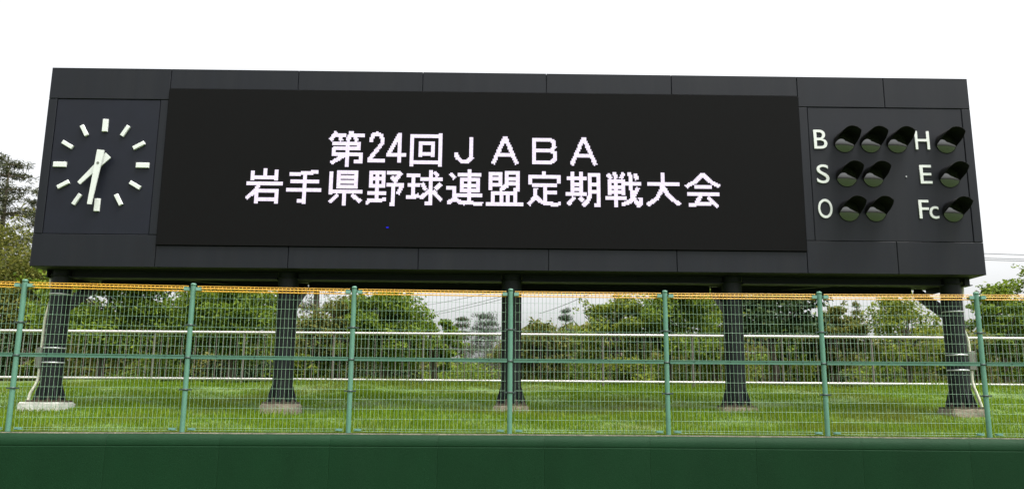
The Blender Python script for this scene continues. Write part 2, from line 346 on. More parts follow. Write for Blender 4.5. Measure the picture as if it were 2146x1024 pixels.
# ------------------------------------------------------------------ ground
def lerp_prof(y, prof):
    for (a, za), (b, zb) in zip(prof, prof[1:]):
        if y <= b:
            t = max(0.0, (y - a) / (b - a)); t2 = t * t * (3 - 2 * t) if b - a > 1.2 else t
            return za + (zb - za) * (0.5 * t + 0.5 * t2)
    return prof[-1][1]
BANK = [(9.0, 1.10), (10.9, 1.21), (14.0, 1.46), (17.0, 1.80), (19.0, 2.02), (20.2, 2.06), (26.0, 1.35), (60.0, 0.6), (160.0, 0.1), (1500.0, 0.0)]
def gz(x, y):
    w = max(0.0, min(1.0, (y - 10.8) / 1.5)) if y < 40 else 0.0
    return lerp_prof(y, BANK) + w * 0.025 * (math.sin(x * 1.3 + y * 0.7) + math.sin(x * 0.47 - y * 1.9 + 1.0))

def sheet(name, xs, ys, zf, mat):
    vs = [(x, y, zf(x, y)) for y in ys for x in xs]
    n = len(xs)
    fs = [(j * n + i, j * n + i + 1, (j + 1) * n + i + 1, (j + 1) * n + i) for j in range(len(ys) - 1) for i in range(n - 1)]
    m = bpy.data.meshes.new(name); m.from_pydata(vs, [], fs)
    m.polygons.foreach_set('use_smooth', [True] * len(fs)); m.update()
    return tag(obj(name, m, mat), kind='structure')

# the mesh fence follows a gentle arc: positions of its posts on plan, 2 m apart
POSTS = [(-7.969, 9.911), (-5.989, 10.193), (-4.002, 10.421), (-2.009, 10.590), (-0.012, 10.701), (1.987, 10.755), (3.987, 10.750), (5.986, 10.687), (7.982, 10.566), (9.973, 10.387)]
POSTS.insert(0, (-9.93, 9.57))
def fence_xy(s):
    """point on the fence line and its direction; s in post units"""
    i = max(0, min(len(POSTS) - 2, int(math.floor(s)))); t = s - i
    a, b = Vector(POSTS[i]), Vector(POSTS[i + 1])
    return a.lerp(b, t), (b - a).normalized()

xs = [-1500, -400, -120, -50, -25] + [-14 + 0.5 * i for i in range(57)] + [25, 50, 120, 400, 1500]
def bank_y(x, k):
    return k
def bank_front(x):
    if x <= POSTS[0][0]: return POSTS[0][1] + 0.04
    if x >= POSTS[-1][0]: return POSTS[-1][1] + 0.04
    for (a, ya), (b, yb) in zip(POSTS, POSTS[1:]):
        if a <= x <= b: return ya + (yb - ya) * (x - a) / (b - a) + 0.04
ks = [0.0, 0.02, 0.05, 0.1, 0.15, 0.2, 0.25, 0.3, 0.35, 0.4, 0.5, 0.6, 0.7, 0.8, 0.85, 0.9, 0.95, 1.0]
rows = []
for k in ks: rows.append([bank_front(x) + (20.2 - bank_front(x)) * k for x in xs])
for yy in (21, 22.5, 24, 26, 30, 36, 45, 60, 90, 160, 400, 1500): rows.append([yy] * len(xs))
vs = []; n = len(xs)
for rw in rows:
    for x, y in zip(xs, rw): vs.append((x, y, gz(x, y)))
fs = [(j * n + i, j * n + i + 1, (j + 1) * n + i + 1, (j + 1) * n + i) for j in range(len(rows) - 1) for i in range(n - 1)]
m = bpy.data.meshes.new('grass_bank'); m.from_pydata(vs, [], fs); m.polygons.foreach_set('use_smooth', [True] * len(fs)); m.update()
tag(obj('grass_bank', m, M['soil']), 'grassy bank rising behind the padded wall', kind='structure')
sheet('ball_field', [-1500, -60, -20, -10, 0, 10, 20, 60, 1500], [-1500, -300, -60, -20, -5, 5, 12.0], lambda x, y: 0.0, M['field'])

# grass blades
rng = np.random.default_rng(7)
def bank_fy(x): return np.interp(x, [p[0] for p in POSTS], [p[1] for p in POSTS]) + 0.05
def gz_np(x, y):
    py = [p[0] for p in BANK]; pz = [p[1] for p in BANK]
    z = np.empty_like(x)
    for i, (a, b) in enumerate(zip(x, y)): z[i] = gz(a, b)
    return z
def grass_patch(n, ymin, ymax, h0, h1, w):
    x = rng.uniform(-15.5, 15.5, n)
    t = rng.uniform(0, 1, n)
    y = bank_fy(x) + ymin + (ymax - ymin) * t
    y = np.minimum(y, 19.9)
    clump = 0.75 + 0.35 * np.sin(x * 2.1 + 1.3 * np.sin(y * 1.7)) * np.sin(y * 2.6 + x) + 0.2 * np.sin(x * 7.3) * np.sin(y * 6.1)
    keep = rng.uniform(0, 1, n) < np.clip(clump, 0.35, 1)
    x, y, clump = x[keep], y[keep], clump[keep]
    z = gz_np(x, y)
    k = len(x)
    h = rng.uniform(h0, h1, k) * np.clip(clump, 0.5, 1.2)
    a = rng.uniform(0, 2 * np.pi, k)
    lean = rng.uniform(0.1, 0.7, k) * h; la = rng.uniform(0, 2 * np.pi, k)
    dx, dy = np.cos(a) * w / 2, np.sin(a) * w / 2
    v = np.empty((k, 3, 3))
    v[:, 0] = np.stack([x - dx, y - dy, z - 0.01], 1)
    v[:, 1] = np.stack([x + dx, y + dy, z - 0.01], 1)
    v[:, 2] = np.stack([x + np.cos(la) * lean, y + np.sin(la) * lean, z + h], 1)
    return v.reshape(-1, 3)
blades = np.concatenate([grass_patch(430000, 0.0, 9.2, 0.03, 0.085, 0.014), grass_patch(50000, 0.0, 2.2, 0.05, 0.14, 0.012), grass_patch(9000, 2.0, 3.2, 0.1, 0.2, 0.016), grass_patch(9000, 7.9, 8.6, 0.1, 0.22, 0.016)])
tag(obj('bank_grass', np_mesh('bank_grass', blades, 3, M['grass'])), 'unmown green grass covering the bank under the scoreboard', 'grass', kind='stuff')

# ------------------------------------------------------------------ padded wall
WALL_TOP = 1.25
wall = empty('padded_wall', (0, 10.4, 0))
tag(wall, 'dark green padded outfield wall below the mesh fence', 'wall')
core = MB()
for i in range(len(POSTS) - 1):
    (ax, ay), (bx_, by_) = POSTS[i], POSTS[i + 1]
    core.add([(ax, ay - 0.13 - 10.4, 0), (bx_, by_ - 0.13 - 10.4, 0), (bx_, by_ + 0.10 - 10.4, 0), (ax, ay + 0.10 - 10.4, 0),
              (ax, ay - 0.13 - 10.4, WALL_TOP - 0.012), (bx_, by_ - 0.13 - 10.4, WALL_TOP - 0.012), (bx_, by_ + 0.10 - 10.4, WALL_TOP - 0.012), (ax, ay + 0.10 - 10.4, WALL_TOP - 0.012)],
             [(0, 3, 2, 1), (4, 5, 6, 7), (0, 1, 5, 4), (2, 3, 7, 6)])
core.build('wall_core', M['concrete'], wall)
def fence_curve(s):
    i = max(0, min(len(POSTS) - 2, int(math.floor(s)))); t = s - i
    q = [Vector(POSTS[max(0, min(len(POSTS) - 1, i + k))]) for k in (-1, 0, 1, 2)]
    if i == 0: q[0] = q[1] * 2 - q[2]
    if i == len(POSTS) - 2: q[3] = q[2] * 2 - q[1]
    p = 0.5 * (2 * q[1] + (q[2] - q[0]) * t + (2 * q[0] - 5 * q[1] + 4 * q[2] - q[3]) * t * t + (3 * q[1] - q[0] - 3 * q[2] + q[3]) * t ** 3)
    d = 0.5 * ((q[2] - q[0]) + 2 * (2 * q[0] - 5 * q[1] + 4 * q[2] - q[3]) * t + 3 * (3 * q[1] - q[0] - 3 * q[2] + q[3]) * t * t)
    return p, d.normalized()
PADW = 1.3 / 1.99
s0 = 5.21 - PADW * 9
prof = []     # (distance in front of the fence line, z)
for k in range(7):
    a = R(90 * k / 6)
    prof.append((0.075 + 0.130 * math.sin(a), WALL_TOP - 0.138 + 0.130 * math.cos(a)))
prof = [(0.03, WALL_TOP - 0.008)] + prof
prof += [(0.2052, WALL_TOP - 0.150), (0.2053, WALL_TOP - 0.1575), (0.2025, WALL_TOP - 0.1605), (0.2025, WALL_TOP - 0.1635), (0.2055, WALL_TOP - 0.1665), (0.2057, WALL_TOP - 0.18), (0.206, WALL_TOP - 0.30), (0.206, 0.55), (0.205, 0.03)]
for k in range(16):
    a, b = s0 + k * PADW, s0 + (k + 1) * PADW
    if b < 0.05 or a > len(POSTS) - 1.05: continue
    a, b = max(a, 0.0), min(b, len(POSTS) - 1.001)
    cols_ = [a + 0.0004, a + 0.005, a + (b - a) * 0.25, a + (b - a) * 0.5, a + (b - a) * 0.75, b - 0.005, b - 0.0004]
    pb = MB(); vs = []; nc = len(cols_)
    for d, z in prof:
        for ci, s in enumerate(cols_):
            p, t = fence_curve(s); nrm = Vector((t.y, -t.x))
            e = 0.0012 if ci in (0, nc - 1) else 0.0
            q = p + nrm * (d - e)
            vs.append((q.x, q.y - 10.4, z - (e * 0.5 if z > WALL_TOP - 0.1 else 0)))
    fs = [(j * nc + i + nc, j * nc + i + 1 + nc, j * nc + i + 1, j * nc + i) for j in range(len(prof) - 1) for i in range(nc - 1)]
    pb.add(vs, fs, True)
    pb.build('wall_pad', M['pad'], wall)

# ------------------------------------------------------------------ mesh fence on the wall
fence = empty('mesh_fence', (0, 10.5, WALL_TOP))
tag(fence, 'green welded wire fence with yellow top edge on the padded wall', 'fence')
def FW(p, z): return (p[0], p[1] - 10.5, z - WALL_TOP)
post_m = MB()
post_m.tube([(0, 0, -0.05), (0, 0, 1.79)], 0.031, 16).mesh('post')
cap_m = MB()
cap_m.ring([(0.0001, 0.0), (0.0325, 0.0), (0.033, 0.018), (0.031, 0.028), (0.020, 0.034), (0.0001, 0.036)], 16)
clamp_m = MB()
clamp_m.ring([(0.0322, -0.011), (0.0365, -0.011), (0.0365, 0.011), (0.0322, 0.011)], 16)
for sx in (-1, 1):
    clamp_m.box((0.034 * sx if sx > 0 else -0.075, -0.006, -0.009), (0.075 if sx > 0 else -0.034, 0.006, 0.009))
pm, cm, km = post_m.mesh('post'), cap_m.mesh('cap'), clamp_m.mesh('clamp')
for mm, k in ((pm, 'post'), (cm, 'post'), (km, 'bolt')): mm.materials.append(M[k])
for i, p in enumerate(POSTS):
    if i in (0, len(POSTS) - 1): continue
    _, t = fence_xy(i - 0.01); _, t2 = fence_xy(i + 0.01)
    rz = math.atan2((t + t2).y, (t + t2).x)
    po = obj('post', pm, None, fence, FW(p, WALL_TOP), (0, 0, rz))
    obj('cap', cm, None, po, (0, 0, 1.782))
    for z in (0.50, 0.89, 1.29): obj('clamp', km, None, po, (0, 0, z))
HZ = [2.28, 2.40, 2.52, 2.64, 2.76, 2.88, 2.01, 1.89, 1.77, 1.65, 1.53, 1.41, 1.29, 1.262]
def panel_meshes():
    L = 2.0; g = 0.055
    wm = MB(); ym = MB(); rm = MB(); bm_ = MB(); cl = MB()
    nv = 38
    xs_ = [g + 0.01 + (L - 2 * g - 0.02) * k / nv for k in range(nv + 1)]
    for x in xs_:
        wm.tube([(x, 0, 1.255), (x, 0, 2.95)], 0.0020, 4, False)
        ym.tube([(x, 0, 2.95), (x, -0.012, 2.966), (x, -0.030, 2.995), (x, -0.012, 3.023), (x, 0.016, 3.018), (x, 0.024, 2.985)], 0.0024, 4, False)
    for z in HZ: wm.tube([(g, -0.0045, z), (L - g, -0.0045, z)], 0.0015, 4, False)
    for y, z in ((-0.018, 2.962), (-0.036, 2.995), (-0.014, 3.028), (0.024, 3.008), (0.024, 2.975)):
        ym.tube([(g, y, z), (L - g, y, z)], 0.0039, 5, False)
    rm.box((g - 0.012, -0.020, 2.124), (L - g + 0.012, -0.006, 2.170))
    rm.box((g - 0.012, -0.030, 2.162), (L - g + 0.012, -0.018, 2.1695))
    rm.box((g - 0.012, -0.026, 2.1245), (L - g + 0.012, -0.018, 2.130))
    for x in (0.35, 0.81, 1.27, 1.73):
        bm_.tube([(x, -0.0185, 2.150), (x, -0.026, 2.150)], 0.007, 6)
    for x in (g + 0.02, L - g - 0.10):
        cl.box((x, -0.022, 1.264), (x + 0.08, 0.012, 1.292))
        cl.box((x + 0.01, -0.030, 1.270), (x + 0.04, -0.021, 1.286))
    tc = MB()
    for x in (g - 0.01, L - g - 0.05):
        tc.box((x, -0.042, 2.972), (x + 0.06, 0.034, 3.012))
    out = []
    for k, mb, mt in (('wire_mesh', wm, 'wire'), ('yellow_edge', ym, 'yellow'), ('rail', rm, 'post'), ('bolt', bm_, 'bolt'), ('bracket', cl, 'clip'), ('clamp', tc, 'clip')):
        mb.v = [(x - 1.0, y, z - WALL_TOP) for x, y, z in mb.v]
        me = mb.mesh(k); me.materials.append(M[mt]); out.append((k, me))
    return out
PM = panel_meshes()
for i in range(len(POSTS) - 1):
    a, b = Vector(POSTS[i]), Vector(POSTS[i + 1]); c = (a + b) / 2; t = (b - a).normalized()
    pan = obj('mesh_panel', PM[0][1], None, fence, FW(c, WALL_TOP), (0, 0, math.atan2(t.y, t.x)))
    for k, me in PM[1:]: obj(k, me, None, pan)

# ------------------------------------------------------------------ railing on top of the bank
RY, RZB, RZT = 19.0, 2.115, 3.155
rl = empty('guard_railing', (0, RY, 2.02))
tag(rl, 'pale steel railing with thin upright bars along the top of the bank', 'railing')
for zz, nm, rr in ((RZT, 'top_rail', 0.032), (RZB, 'bottom_rail', 0.028)):
    MB().tube([(-16.3, 0, zz - 2.02), (16.3, 0, zz - 2.02)], rr, 12).build(nm, M['rail'], rl)
rp_m = MB().tube([(0, 0, -0.35), (0, 0, RZT - 2.02 - 0.02)], 0.024, 10).mesh('railing_post'); rp_m.materials.append(M['baluster'])
ba_m = MB().tube([(0, 0, RZB - 2.02), (0, 0, RZT - 2.02)], 0.0085, 6, False).mesh('baluster'); ba_m.materials.append(M['baluster'])
k = 0
for i in range(-8, 9):
    x0 = 0.04 + 2.03 * i
    obj('railing_post', rp_m, None, rl, (x0, 0.0, 0))
    if i < 8:
        for j in range(1, 13): obj('baluster', ba_m, None, rl, (x0 + 2.03 * j / 13, 0.0, 0))

# ------------------------------------------------------------------ scoreboard
BX, BY, BTH = -0.0116, 13.4615, 0.01194
sb = empty('scoreboard', (BX, BY, 0), BTH)
tag(sb, 'long black baseball scoreboard with clock, lit LED message and count lamps on five pillars', 'scoreboard')
ZB, ZT = 3.74, 7.155
UL, UR = -7.815, 7.815
SX0, SX1, SZ0, SZ1 = -5.795, 4.868, 4.103, 6.793        # LED screen

cab = MB()
cab.box((UL + 0.012, 0.035, ZB + 0.004), (UR - 0.012, 1.90, ZT - 0.012))
cab.build('cabinet', M['body'], sb)
G = 0.004
def panel(x0, x1, z0, z1, mat='panel', y0=0.0, name='fascia_panel', e=0.006):
    return MB().bbox((x0 + G, y0, z0 + G), (x1 - G, 0.034, z1 - G), e).build(name, M[mat], sb)
tops = [SX0, -3.641, -1.528, 0.576, 2.713, SX1]
for a, b in zip(tops, tops[1:]): panel(a, b, SZ1, ZT)
panel(UL, SX0, 6.600, ZT); panel(SX1, 6.355, 6.607, ZT); panel(6.355, UR, 6.607, ZT)
bots = [SX0, -3.64, -1.52, 0.612, 2.72, SX1]
for a, b in zip(bots, bots[1:]): panel(a, b, ZB, SZ0)
panel(UL, SX0, ZB, 4.280); panel(SX1, 6.367, ZB, 4.288); panel(6.367, UR, ZB, 4.288)
panel(UL, -7.665, 4.280, 6.600, name='side_strip'); panel(-5.935, SX0, 4.280, 6.600, name='side_strip')
panel(SX1, 5.020, 4.288, 6.607, name='side_strip'); panel(7.660, UR, 4.288, 6.607, name='side_strip')

# clock
clock = panel(-7.665, -5.935, 4.280, 6.600, 'panel_blue', 0.010, 'clock')
clock['label'] = 'blue-black clock face with white bar marks showing about half past seven'
CU, CZ = -6.815, 5.449
for h in range(12):
    a = R(30 * h)
    ln, wd, ro = (0.215, 0.088, 0.79) if h % 3 == 0 else (0.205, 0.066, 0.785)
    mb = MB().bbox((-wd / 2, -0.034, ro - ln), (wd / 2, 0.0, ro), 0.005)
    mb.build('hour_mark', M['white'], clock, (CU, 0.0095, CZ), (0, a, 0))
def hand(name, ang, tail, tip, w0, w1, y):
    vs = []
    for yy in (y - 0.022, y):
        vs += [(-w0 / 2, yy, -tail), (w0 / 2, yy, -tail), (w1 / 2, yy, tip), (-w1 / 2, yy, tip)]
    MB().add(vs, [(0, 1, 2, 3), (7, 6, 5, 4), (0, 4, 5, 1), (1, 5, 6, 2), (2, 6, 7, 3), (3, 7, 4, 0)]).build(name, M['white'], clock, (CU, 0, CZ), (0, R(ang), 0))
hand('hour_hand', 222.0, 0.20, 0.45, 0.125, 0.062, -0.062)
hand('minute_hand', 186.0, 0.225, 0.70, 0.118, 0.070, -0.105)
MB().tube([(0, 0.009, 0), (0, -0.132, 0)], 0.022, 12).build('pivot', M['boxgrey'], clock, (CU, 0, CZ))

# LED screen
scr = MB().bbox((SX0 + 0.005, -0.030, SZ0 + 0.005), (SX1 - 0.005, 0.034, SZ1 - 0.005), 0.004).build('led_screen', M['screen'], sb)
scr['label'] = 'black LED screen lit with two rows of white characters'
LP = 0.0206312
LU0, LZ0 = -5.79, 6.795
PAR = 0.030 / 13.46
def led_mesh(name, cells, mat):
    vs = []; fs = []
    g = LP * 0.015
    for i, j in cells:
        x0 = LU0 + i * LP; z1 = LZ0 - j * LP
        b = len(vs)
        vs += [(x0 + g, -0.032, z1 - LP + g), (x0 + LP - g, -0.032, z1 - LP + g), (x0 + LP - g, -0.032, z1 - g), (x0 + g, -0.032, z1 - g)]
        fs.append((b, b + 1, b + 2, b + 3))
    m = bpy.data.meshes.new(name); m.from_pydata(vs, [], fs); m.update()
    return obj(name, m, mat, scr)
def lit_cells(strokes):
    """LED cells covered by strokes three cells thick"""
    on = set()
    for q in strokes:
        for k in range(len(q) - 1):
            (ax, ay), (bx_, by_) = q[k], q[k + 1]
            dx, dy = bx_ - ax, by_ - ay; ln = math.hypot(dx, dy); dx /= ln; dy /= ln
            hw = 1.62 if min(abs(dx), abs(dy)) > 0.15 else 1.5
            e0 = 1.2 if k > 0 else 0.0
            e1 = 1.2 if k < len(q) - 2 else 0.0
            for j in range(int(min(ay, by_)) - 3, int(max(ay, by_)) + 4):
                for i in range(int(min(ax, bx_)) - 3, int(max(ax, bx_)) + 4):
                    vx, vy = i + 0.5 - ax, j + 0.5 - ay
                    t = vx * dx + vy * dy
                    if -e0 - 0.1 <= t <= ln + e1 + 0.1 and abs(vy * dx - vx * dy) < hw: on.add((i, j))
    return sorted(on)
for strokes in CHARACTER_STROKES:
    led_mesh('lit_character', lit_cells(strokes), M['lit'])
led_mesh('stray_pixel', [(181, 114), (182, 114)], M['lit_blue'])['label'] = 'single stray blue pixel below the message'

# count panel: letters and hooded lamps
cnt = panel(5.020, 7.660, 4.288, 6.607, 'panel', 0.008, 'count_panel')
def letter(ch, x0, x1, z0, z1):
    cu = bpy.data.curves.new('letter', 'FONT'); cu.body = ch; cu.size = 1.0; cu.extrude = 0.02; cu.offset = 0.001; cu.resolution_u = 6
    o = bpy.data.objects.new('tmp', cu); col.objects.link(o)
    dg = bpy.context.evaluated_depsgraph_get()
    me = bpy.data.meshes.new_from_object(o.evaluated_get(dg))
    bpy.data.objects.remove(o); bpy.data.curves.remove(cu)
    co = np.array([v.co for v in me.vertices])
    lo, hi = co.min(0), co.max(0)
    for v in me.vertices:
        fx = (v.co.x - lo[0]) / (hi[0] - lo[0]); fz = (v.co.y - lo[1]) / (hi[1] - lo[1]); fy = (v.co.z - lo[2]) / (hi[2] - lo[2])
        v.co = (x0 + fx * (x1 - x0), 0.0075 - 0.020 * fy, z0 + fz * (z1 - z0))
    me.materials.clear()
    o = obj('letter', me, M['white'], cnt)
    o['label'] = 'white letter ' + ch
letter('B', 5.098, 5.320, 5.868, 6.200); letter('S', 5.112, 5.318, 5.268, 5.592); letter('O', 5.098, 5.335, 4.670, 4.998)
letter('H', 6.818, 7.060, 5.875, 6.197); letter('E', 6.852, 7.050, 5.281, 5.602); letter('F', 6.785, 6.950, 4.682, 4.998); letter('c', 6.958, 7.112, 4.680, 4.892)

def lamp_meshes():
    hood = MB(); n = 40; r0, r1 = 0.180, 0.174
    vs = []; fs = []
    def length(th):
        a = abs(th)
        if a < R(55): return 0.37
        t = min(1.0, (a - R(55)) / R(47))
        return 0.37 * (1 - t) ** 0.75 + 0.008 * t
    th_all = [-math.pi + 2 * math.pi * k / n for k in range(n)]
    for th in th_all:
        L_ = length(th) if abs(th) < R(102) else 0.008
        s, c = math.sin(th), math.cos(th)
        vs += [(r0 * s, 0.0, r0 * c), (r0 * s, -L_, r0 * c), (r1 * s, -L_, r1 * c), (r1 * s, 0.0, r1 * c)]
    for k in range(n):
        a, b = 4 * k, 4 * ((k + 1) % n)
        for q in range(3): fs.append((a + q, b + q, b + q + 1, a + q + 1))
    hood.add(vs, fs, True)
    le = MB(); rings = 7; vs = []; fs = []; Rl = 0.172
    for i in range(rings + 1):
        rr = Rl * i / rings; y = -0.026 * (1 - (i / rings) ** 2) - 0.004
        for k in range(32):
            a = 2 * math.pi * k / 32; vs.append((rr * math.sin(a), y, rr * math.cos(a)))
    for i in range(rings):
        for k in range(32):
            k2 = (k + 1) % 32; fs.append((i * 32 + k2, i * 32 + k, (i + 1) * 32 + k, (i + 1) * 32 + k2))
    le.add(vs, fs, True)
    hm, lm = hood.mesh('count_lamp'), le.mesh('lens')
    hm.materials.append(M['hood']); lm.materials.append(M['lens'])
    return hm, lm
hm, lm = lamp_meshes()
for u, z, lb in ((5.615, 5.985, 'first ball lamp beside the letter B'), (6.062, 5.985, 'middle ball lamp'), (6.512, 5.985, 'third ball lamp beside the letter H'),
                 (5.615, 5.388, 'strike lamp beside the letter S'), (6.062, 5.388, 'second strike lamp'), (5.615, 4.797, 'out lamp beside the letter O'), (6.062, 4.797, 'second out lamp'),
                 (7.345, 5.990, 'hit lamp in the top row'), (7.352, 5.395, 'error lamp beside the letter E'), (7.358, 4.803, 'lamp beside the letters Fc')):
    h = obj('count_lamp', hm, None, sb, (u, 0.007, z)); h['label'] = 'black hooded ' + lb
    obj('lens', lm, None, h, (0, -0.012, 0.002), (R(3.6), 0, 0))
MB().tube([(6.62, 0.0075, 5.40), (6.62, -0.006, 5.40)], 0.012, 10).build('bolt', M['stainless'], cnt)

# sub-frame under the cabinet
FZ0, FZ1 = 3.615, ZB + 0.002
PU = [-7.51, -3.735, 0.018, 3.735, 7.46]
for k in range(4):
    a, b = PU[k] + 0.17, PU[k + 1] - 0.17
    MB().box((a, 0.46, FZ0 + 0.012), (b, 0.475, FZ1)).box((a, 0.36, FZ0), (b, 0.575, FZ0 + 0.0118)).build('front_beam', M['steel_dark'], sb)
    MB().box((a - 0.1, 1.70, FZ0 + 0.012), (b + 0.1, 1.715, FZ1)).box((a - 0.1, 1.60, FZ0), (b + 0.1, 1.815, FZ0 + 0.0118)).build('rear_beam', M['steel_dark'], sb)
    c = (a + b) / 2
    if k in (0, 3):
        s = 1 if k == 0 else -1
        MB().bar((c - s * 0.45, 0.60, FZ0 + 0.07), (c + s * 0.65, 1.58, FZ0 + 0.07), 0.085, 0.02).build('diagonal_brace', M['steel_dark'], sb)
for s in (-1, 1):
    x0, x1 = (UL + 0.11, PU[0] - 0.17) if s < 0 else (PU[4] + 0.17, UR - 0.10)
    MB().box((x0, 0.34, FZ0 + 0.012), (x1, 0.355, FZ1)).box((min(x0, x1) - (0.02 if s < 0 else 0), 0.33, FZ0), (x1 + (0.04 if s > 0 else 0), 0.56, FZ0 + 0.0118)).build('end_beam', M['steel_dark'], sb)
    xe = x0 if s < 0 else x1
    MB().box((xe - 0.008, 0.356, FZ0 + 0.0125), (xe + 0.008, 1.80, FZ1)).build('side_beam', M['steel_dark'], sb)

# pillars
PY = 0.49
PZ0 = 1.585
pr = 0.166
pill = MB().tube([(0, 0, PZ0 + 0.03), (0, 0, 3.738)], pr, 32).mesh('pillar'); pill.materials.append(M['steel_dark'])
coll = MB().ring([(pr + 0.001, -0.006), (pr + 0.028, -0.006), (pr + 0.028, 0.006), (pr + 0.001, 0.006)], 32).mesh('collar'); coll.materials.append(M['steel_dark'])
bp = MB().box((-0.25, -0.25, PZ0), (0.25, 0.25, PZ0 + 0.028))
bplate = bp.mesh('base_plate'); bplate.materials.append(M['rust'])
gus = MB().add([(pr - 0.004, -0.008, PZ0 + 0.029), (0.243, -0.008, PZ0 + 0.029), (0.236, -0.008, PZ0 + 0.09), (pr - 0.004, -0.008, PZ0 + 0.33),
                (pr - 0.004, 0.008, PZ0 + 0.029), (0.243, 0.008, PZ0 + 0.029), (0.236, 0.008, PZ0 + 0.09), (pr - 0.004, 0.008, PZ0 + 0.33)],
               [(0, 1, 2, 3), (7, 6, 5, 4), (1, 5, 6, 2), (2, 6, 7, 3), (0, 4, 5, 1)]).mesh('gusset'); gus.materials.append(M['steel_dark'])
bolt = MB().tube([(0, 0, PZ0 + 0.029), (0, 0, PZ0 + 0.10)], 0.017, 8).tube([(0, 0, PZ0 + 0.0295), (0, 0, PZ0 + 0.058)], 0.032, 6).mesh('anchor_bolt'); bolt.materials.append(M['rust'])
band = MB().ring([(pr + 0.0015, -0.012), (pr + 0.007, -0.012), (pr + 0.007, 0.012), (pr + 0.0015, 0.012)], 32).mesh('band'); band.materials.append(M['stainless'])
plab = ['leftmost pillar carrying a cream conduit', 'second pillar from the clock end', 'middle pillar', 'second pillar from the lamp end', 'rightmost pillar carrying a cream conduit']
for k, u in enumerate(PU):
    p = obj('pillar', pill, None, sb, (u, PY, 0)); p['label'] = 'dark steel ' + plab[k]
    obj('collar', coll, None, p, (0, 0, 3.645))
    obj('base_plate', bplate, None, p)
    for j in range(8): obj('gusset', gus, None, p, None, (0, 0, R(45 * j)))
    for j in range(8):
        a = R(45 * j + 22.5); obj('anchor_bolt', bolt, None, p, (0.215 * math.cos(a), 0.215 * math.sin(a), 0))
    MB().bar((0, pr - 0.03, 3.13), (0, 1.16, 3.66), 0.13, 0.15, (0, 0, 1)).build('knee_brace', M['steel_dark'], p)
    MB().box((-0.075, pr - 0.01, 3.02), (0.075, pr + 0.012, 3.24)).build('brace_plate', M['steel_dark'], p)
    for z in ((3.34, 2.45, 2.215) if k == 0 else (3.18, 2.46, 2.21) if k == 4 else ()): obj('band', band, None, p, (0, 0, z))

def catmull(pts, n=5):
    P = [Vector(p) for p in pts]; out = []
    for i in range(len(P) - 1):
        a, b, c, d = P[max(i - 1, 0)], P[i], P[i + 1], P[min(i + 2, len(P) - 1)]
        for k in range(n):
            t = k / n
            out.append(0.5 * ((2 * b) + (c - a) * t + (2 * a - 5 * b + 4 * c - d) * t * t + (3 * b - a - 3 * c + d) * t ** 3))
    return out + [P[-1]]
MB().tube(catmull([(-7.70, 0.50, 3.70), (-7.705, 0.50, 3.56), (-7.70, 0.50, 3.48), (-7.66, 0.49, 3.44), (-7.655, 0.49, 3.38), (-7.665, 0.47, 3.20), (-7.70, 0.46, 2.95), (-7.712, 0.46, 2.70), (-7.712, 0.46, 2.46)]), 0.024, 10).build('conduit', M['pvc'], sb)['label'] = 'upper cream conduit on the leftmost pillar'
MB().tube(catmull([(-7.712, 0.46, 2.13), (-7.712, 0.46, 1.98), (-7.73, 0.44, 1.86), (-7.79, 0.42, 1.72), (-7.81, 0.41, 1.58)]), 0.024, 10).build('conduit', M['pvc'], sb)['label'] = 'lower cream conduit on the leftmost pillar'
MB().bbox((-7.765, 0.42, 2.13), (-7.668, 0.53, 2.46), 0.006).build('junction_box', M['boxgrey'], sb)
MB().tube(catmull([(7.68, 0.52, 3.70), (7.68, 0.52, 3.55), (7.67, 0.52, 3.47), (7.64, 0.52, 3.44), (7.632, 0.52, 3.36), (7.635, 0.52, 3.10), (7.64, 0.52, 2.90), (7.69, 0.52, 2.72), (7.70, 0.52, 2.53)]), 0.024, 10).build('conduit', M['pvc'], sb)['label'] = 'upper cream conduit on the rightmost pillar'
MB().tube(catmull([(7.71, 0.52, 2.22), (7.70, 0.52, 2.05), (7.715, 0.50, 1.92), (7.75, 0.48, 1.78), (7.79, 0.47, 1.62)]), 0.024, 10).build('conduit', M['pvc'], sb)['label'] = 'lower cream conduit on the rightmost pillar'
MB().bbox((7.66, 0.47, 2.22), (7.765, 0.57, 2.53), 0.006).build('junction_box', M['boxgrey'], sb)
MB().tube(catmull([(-7.05, 0.4, ZT - 0.013), (-6.9, 0.35, ZT + 0.02), (-6.75, 0.3, ZT + 0.03), (-6.75, 0.28, ZT - 0.013)]), 0.007, 6).build('loose_cable', M['cable'], sb)

# concrete footings
def footing(u, w, h, mat, label):
    c, s = math.cos(BTH), math.sin(BTH)
    x, y = BX + u * c - PY * s, BY + u * s + PY * c
    z0 = gz(x, y) - 0.35
    b = bmesh.new()
    bmesh.ops.create_cube(b, size=1.0)
    bmesh.ops.scale(b, vec=(w, 0.54, PZ0 - 0.002 - z0), verts=b.verts)
    bmesh.ops.bevel(b, geom=b.edges[:], offset=0.02, segments=2, affect='EDGES')
    bmesh.ops.subdivide_edges(b, edges=[e for e in b.edges if e.calc_length() > 0.3], cuts=3, use_grid_fill=True)
    rr = random.Random(int(u * 100))
    for v in b.verts:
        v.co += Vector((rr.uniform(-1, 1), rr.uniform(-1, 1), rr.uniform(-1, 0) * (0 if v.co.z > 0 else 1))) * 0.005
    me = bpy.data.meshes.new('concrete_footing'); b.to_mesh(me); b.free()
    o = obj('concrete_footing', me, mat, None, (x, y, (PZ0 - 0.002 + z0) / 2), (0, 0, BTH))
    tag(o, label, 'footing', 'concrete footings under the scoreboard pillars')
footing(PU[0] - 0.03, 0.66, 0.2, M['concrete_pale'], 'wide pale concrete footing below the clock end pillar')
footing(PU[1], 0.56, 0.2, M['concrete'], 'brownish concrete footing under the second pillar from the clock end')
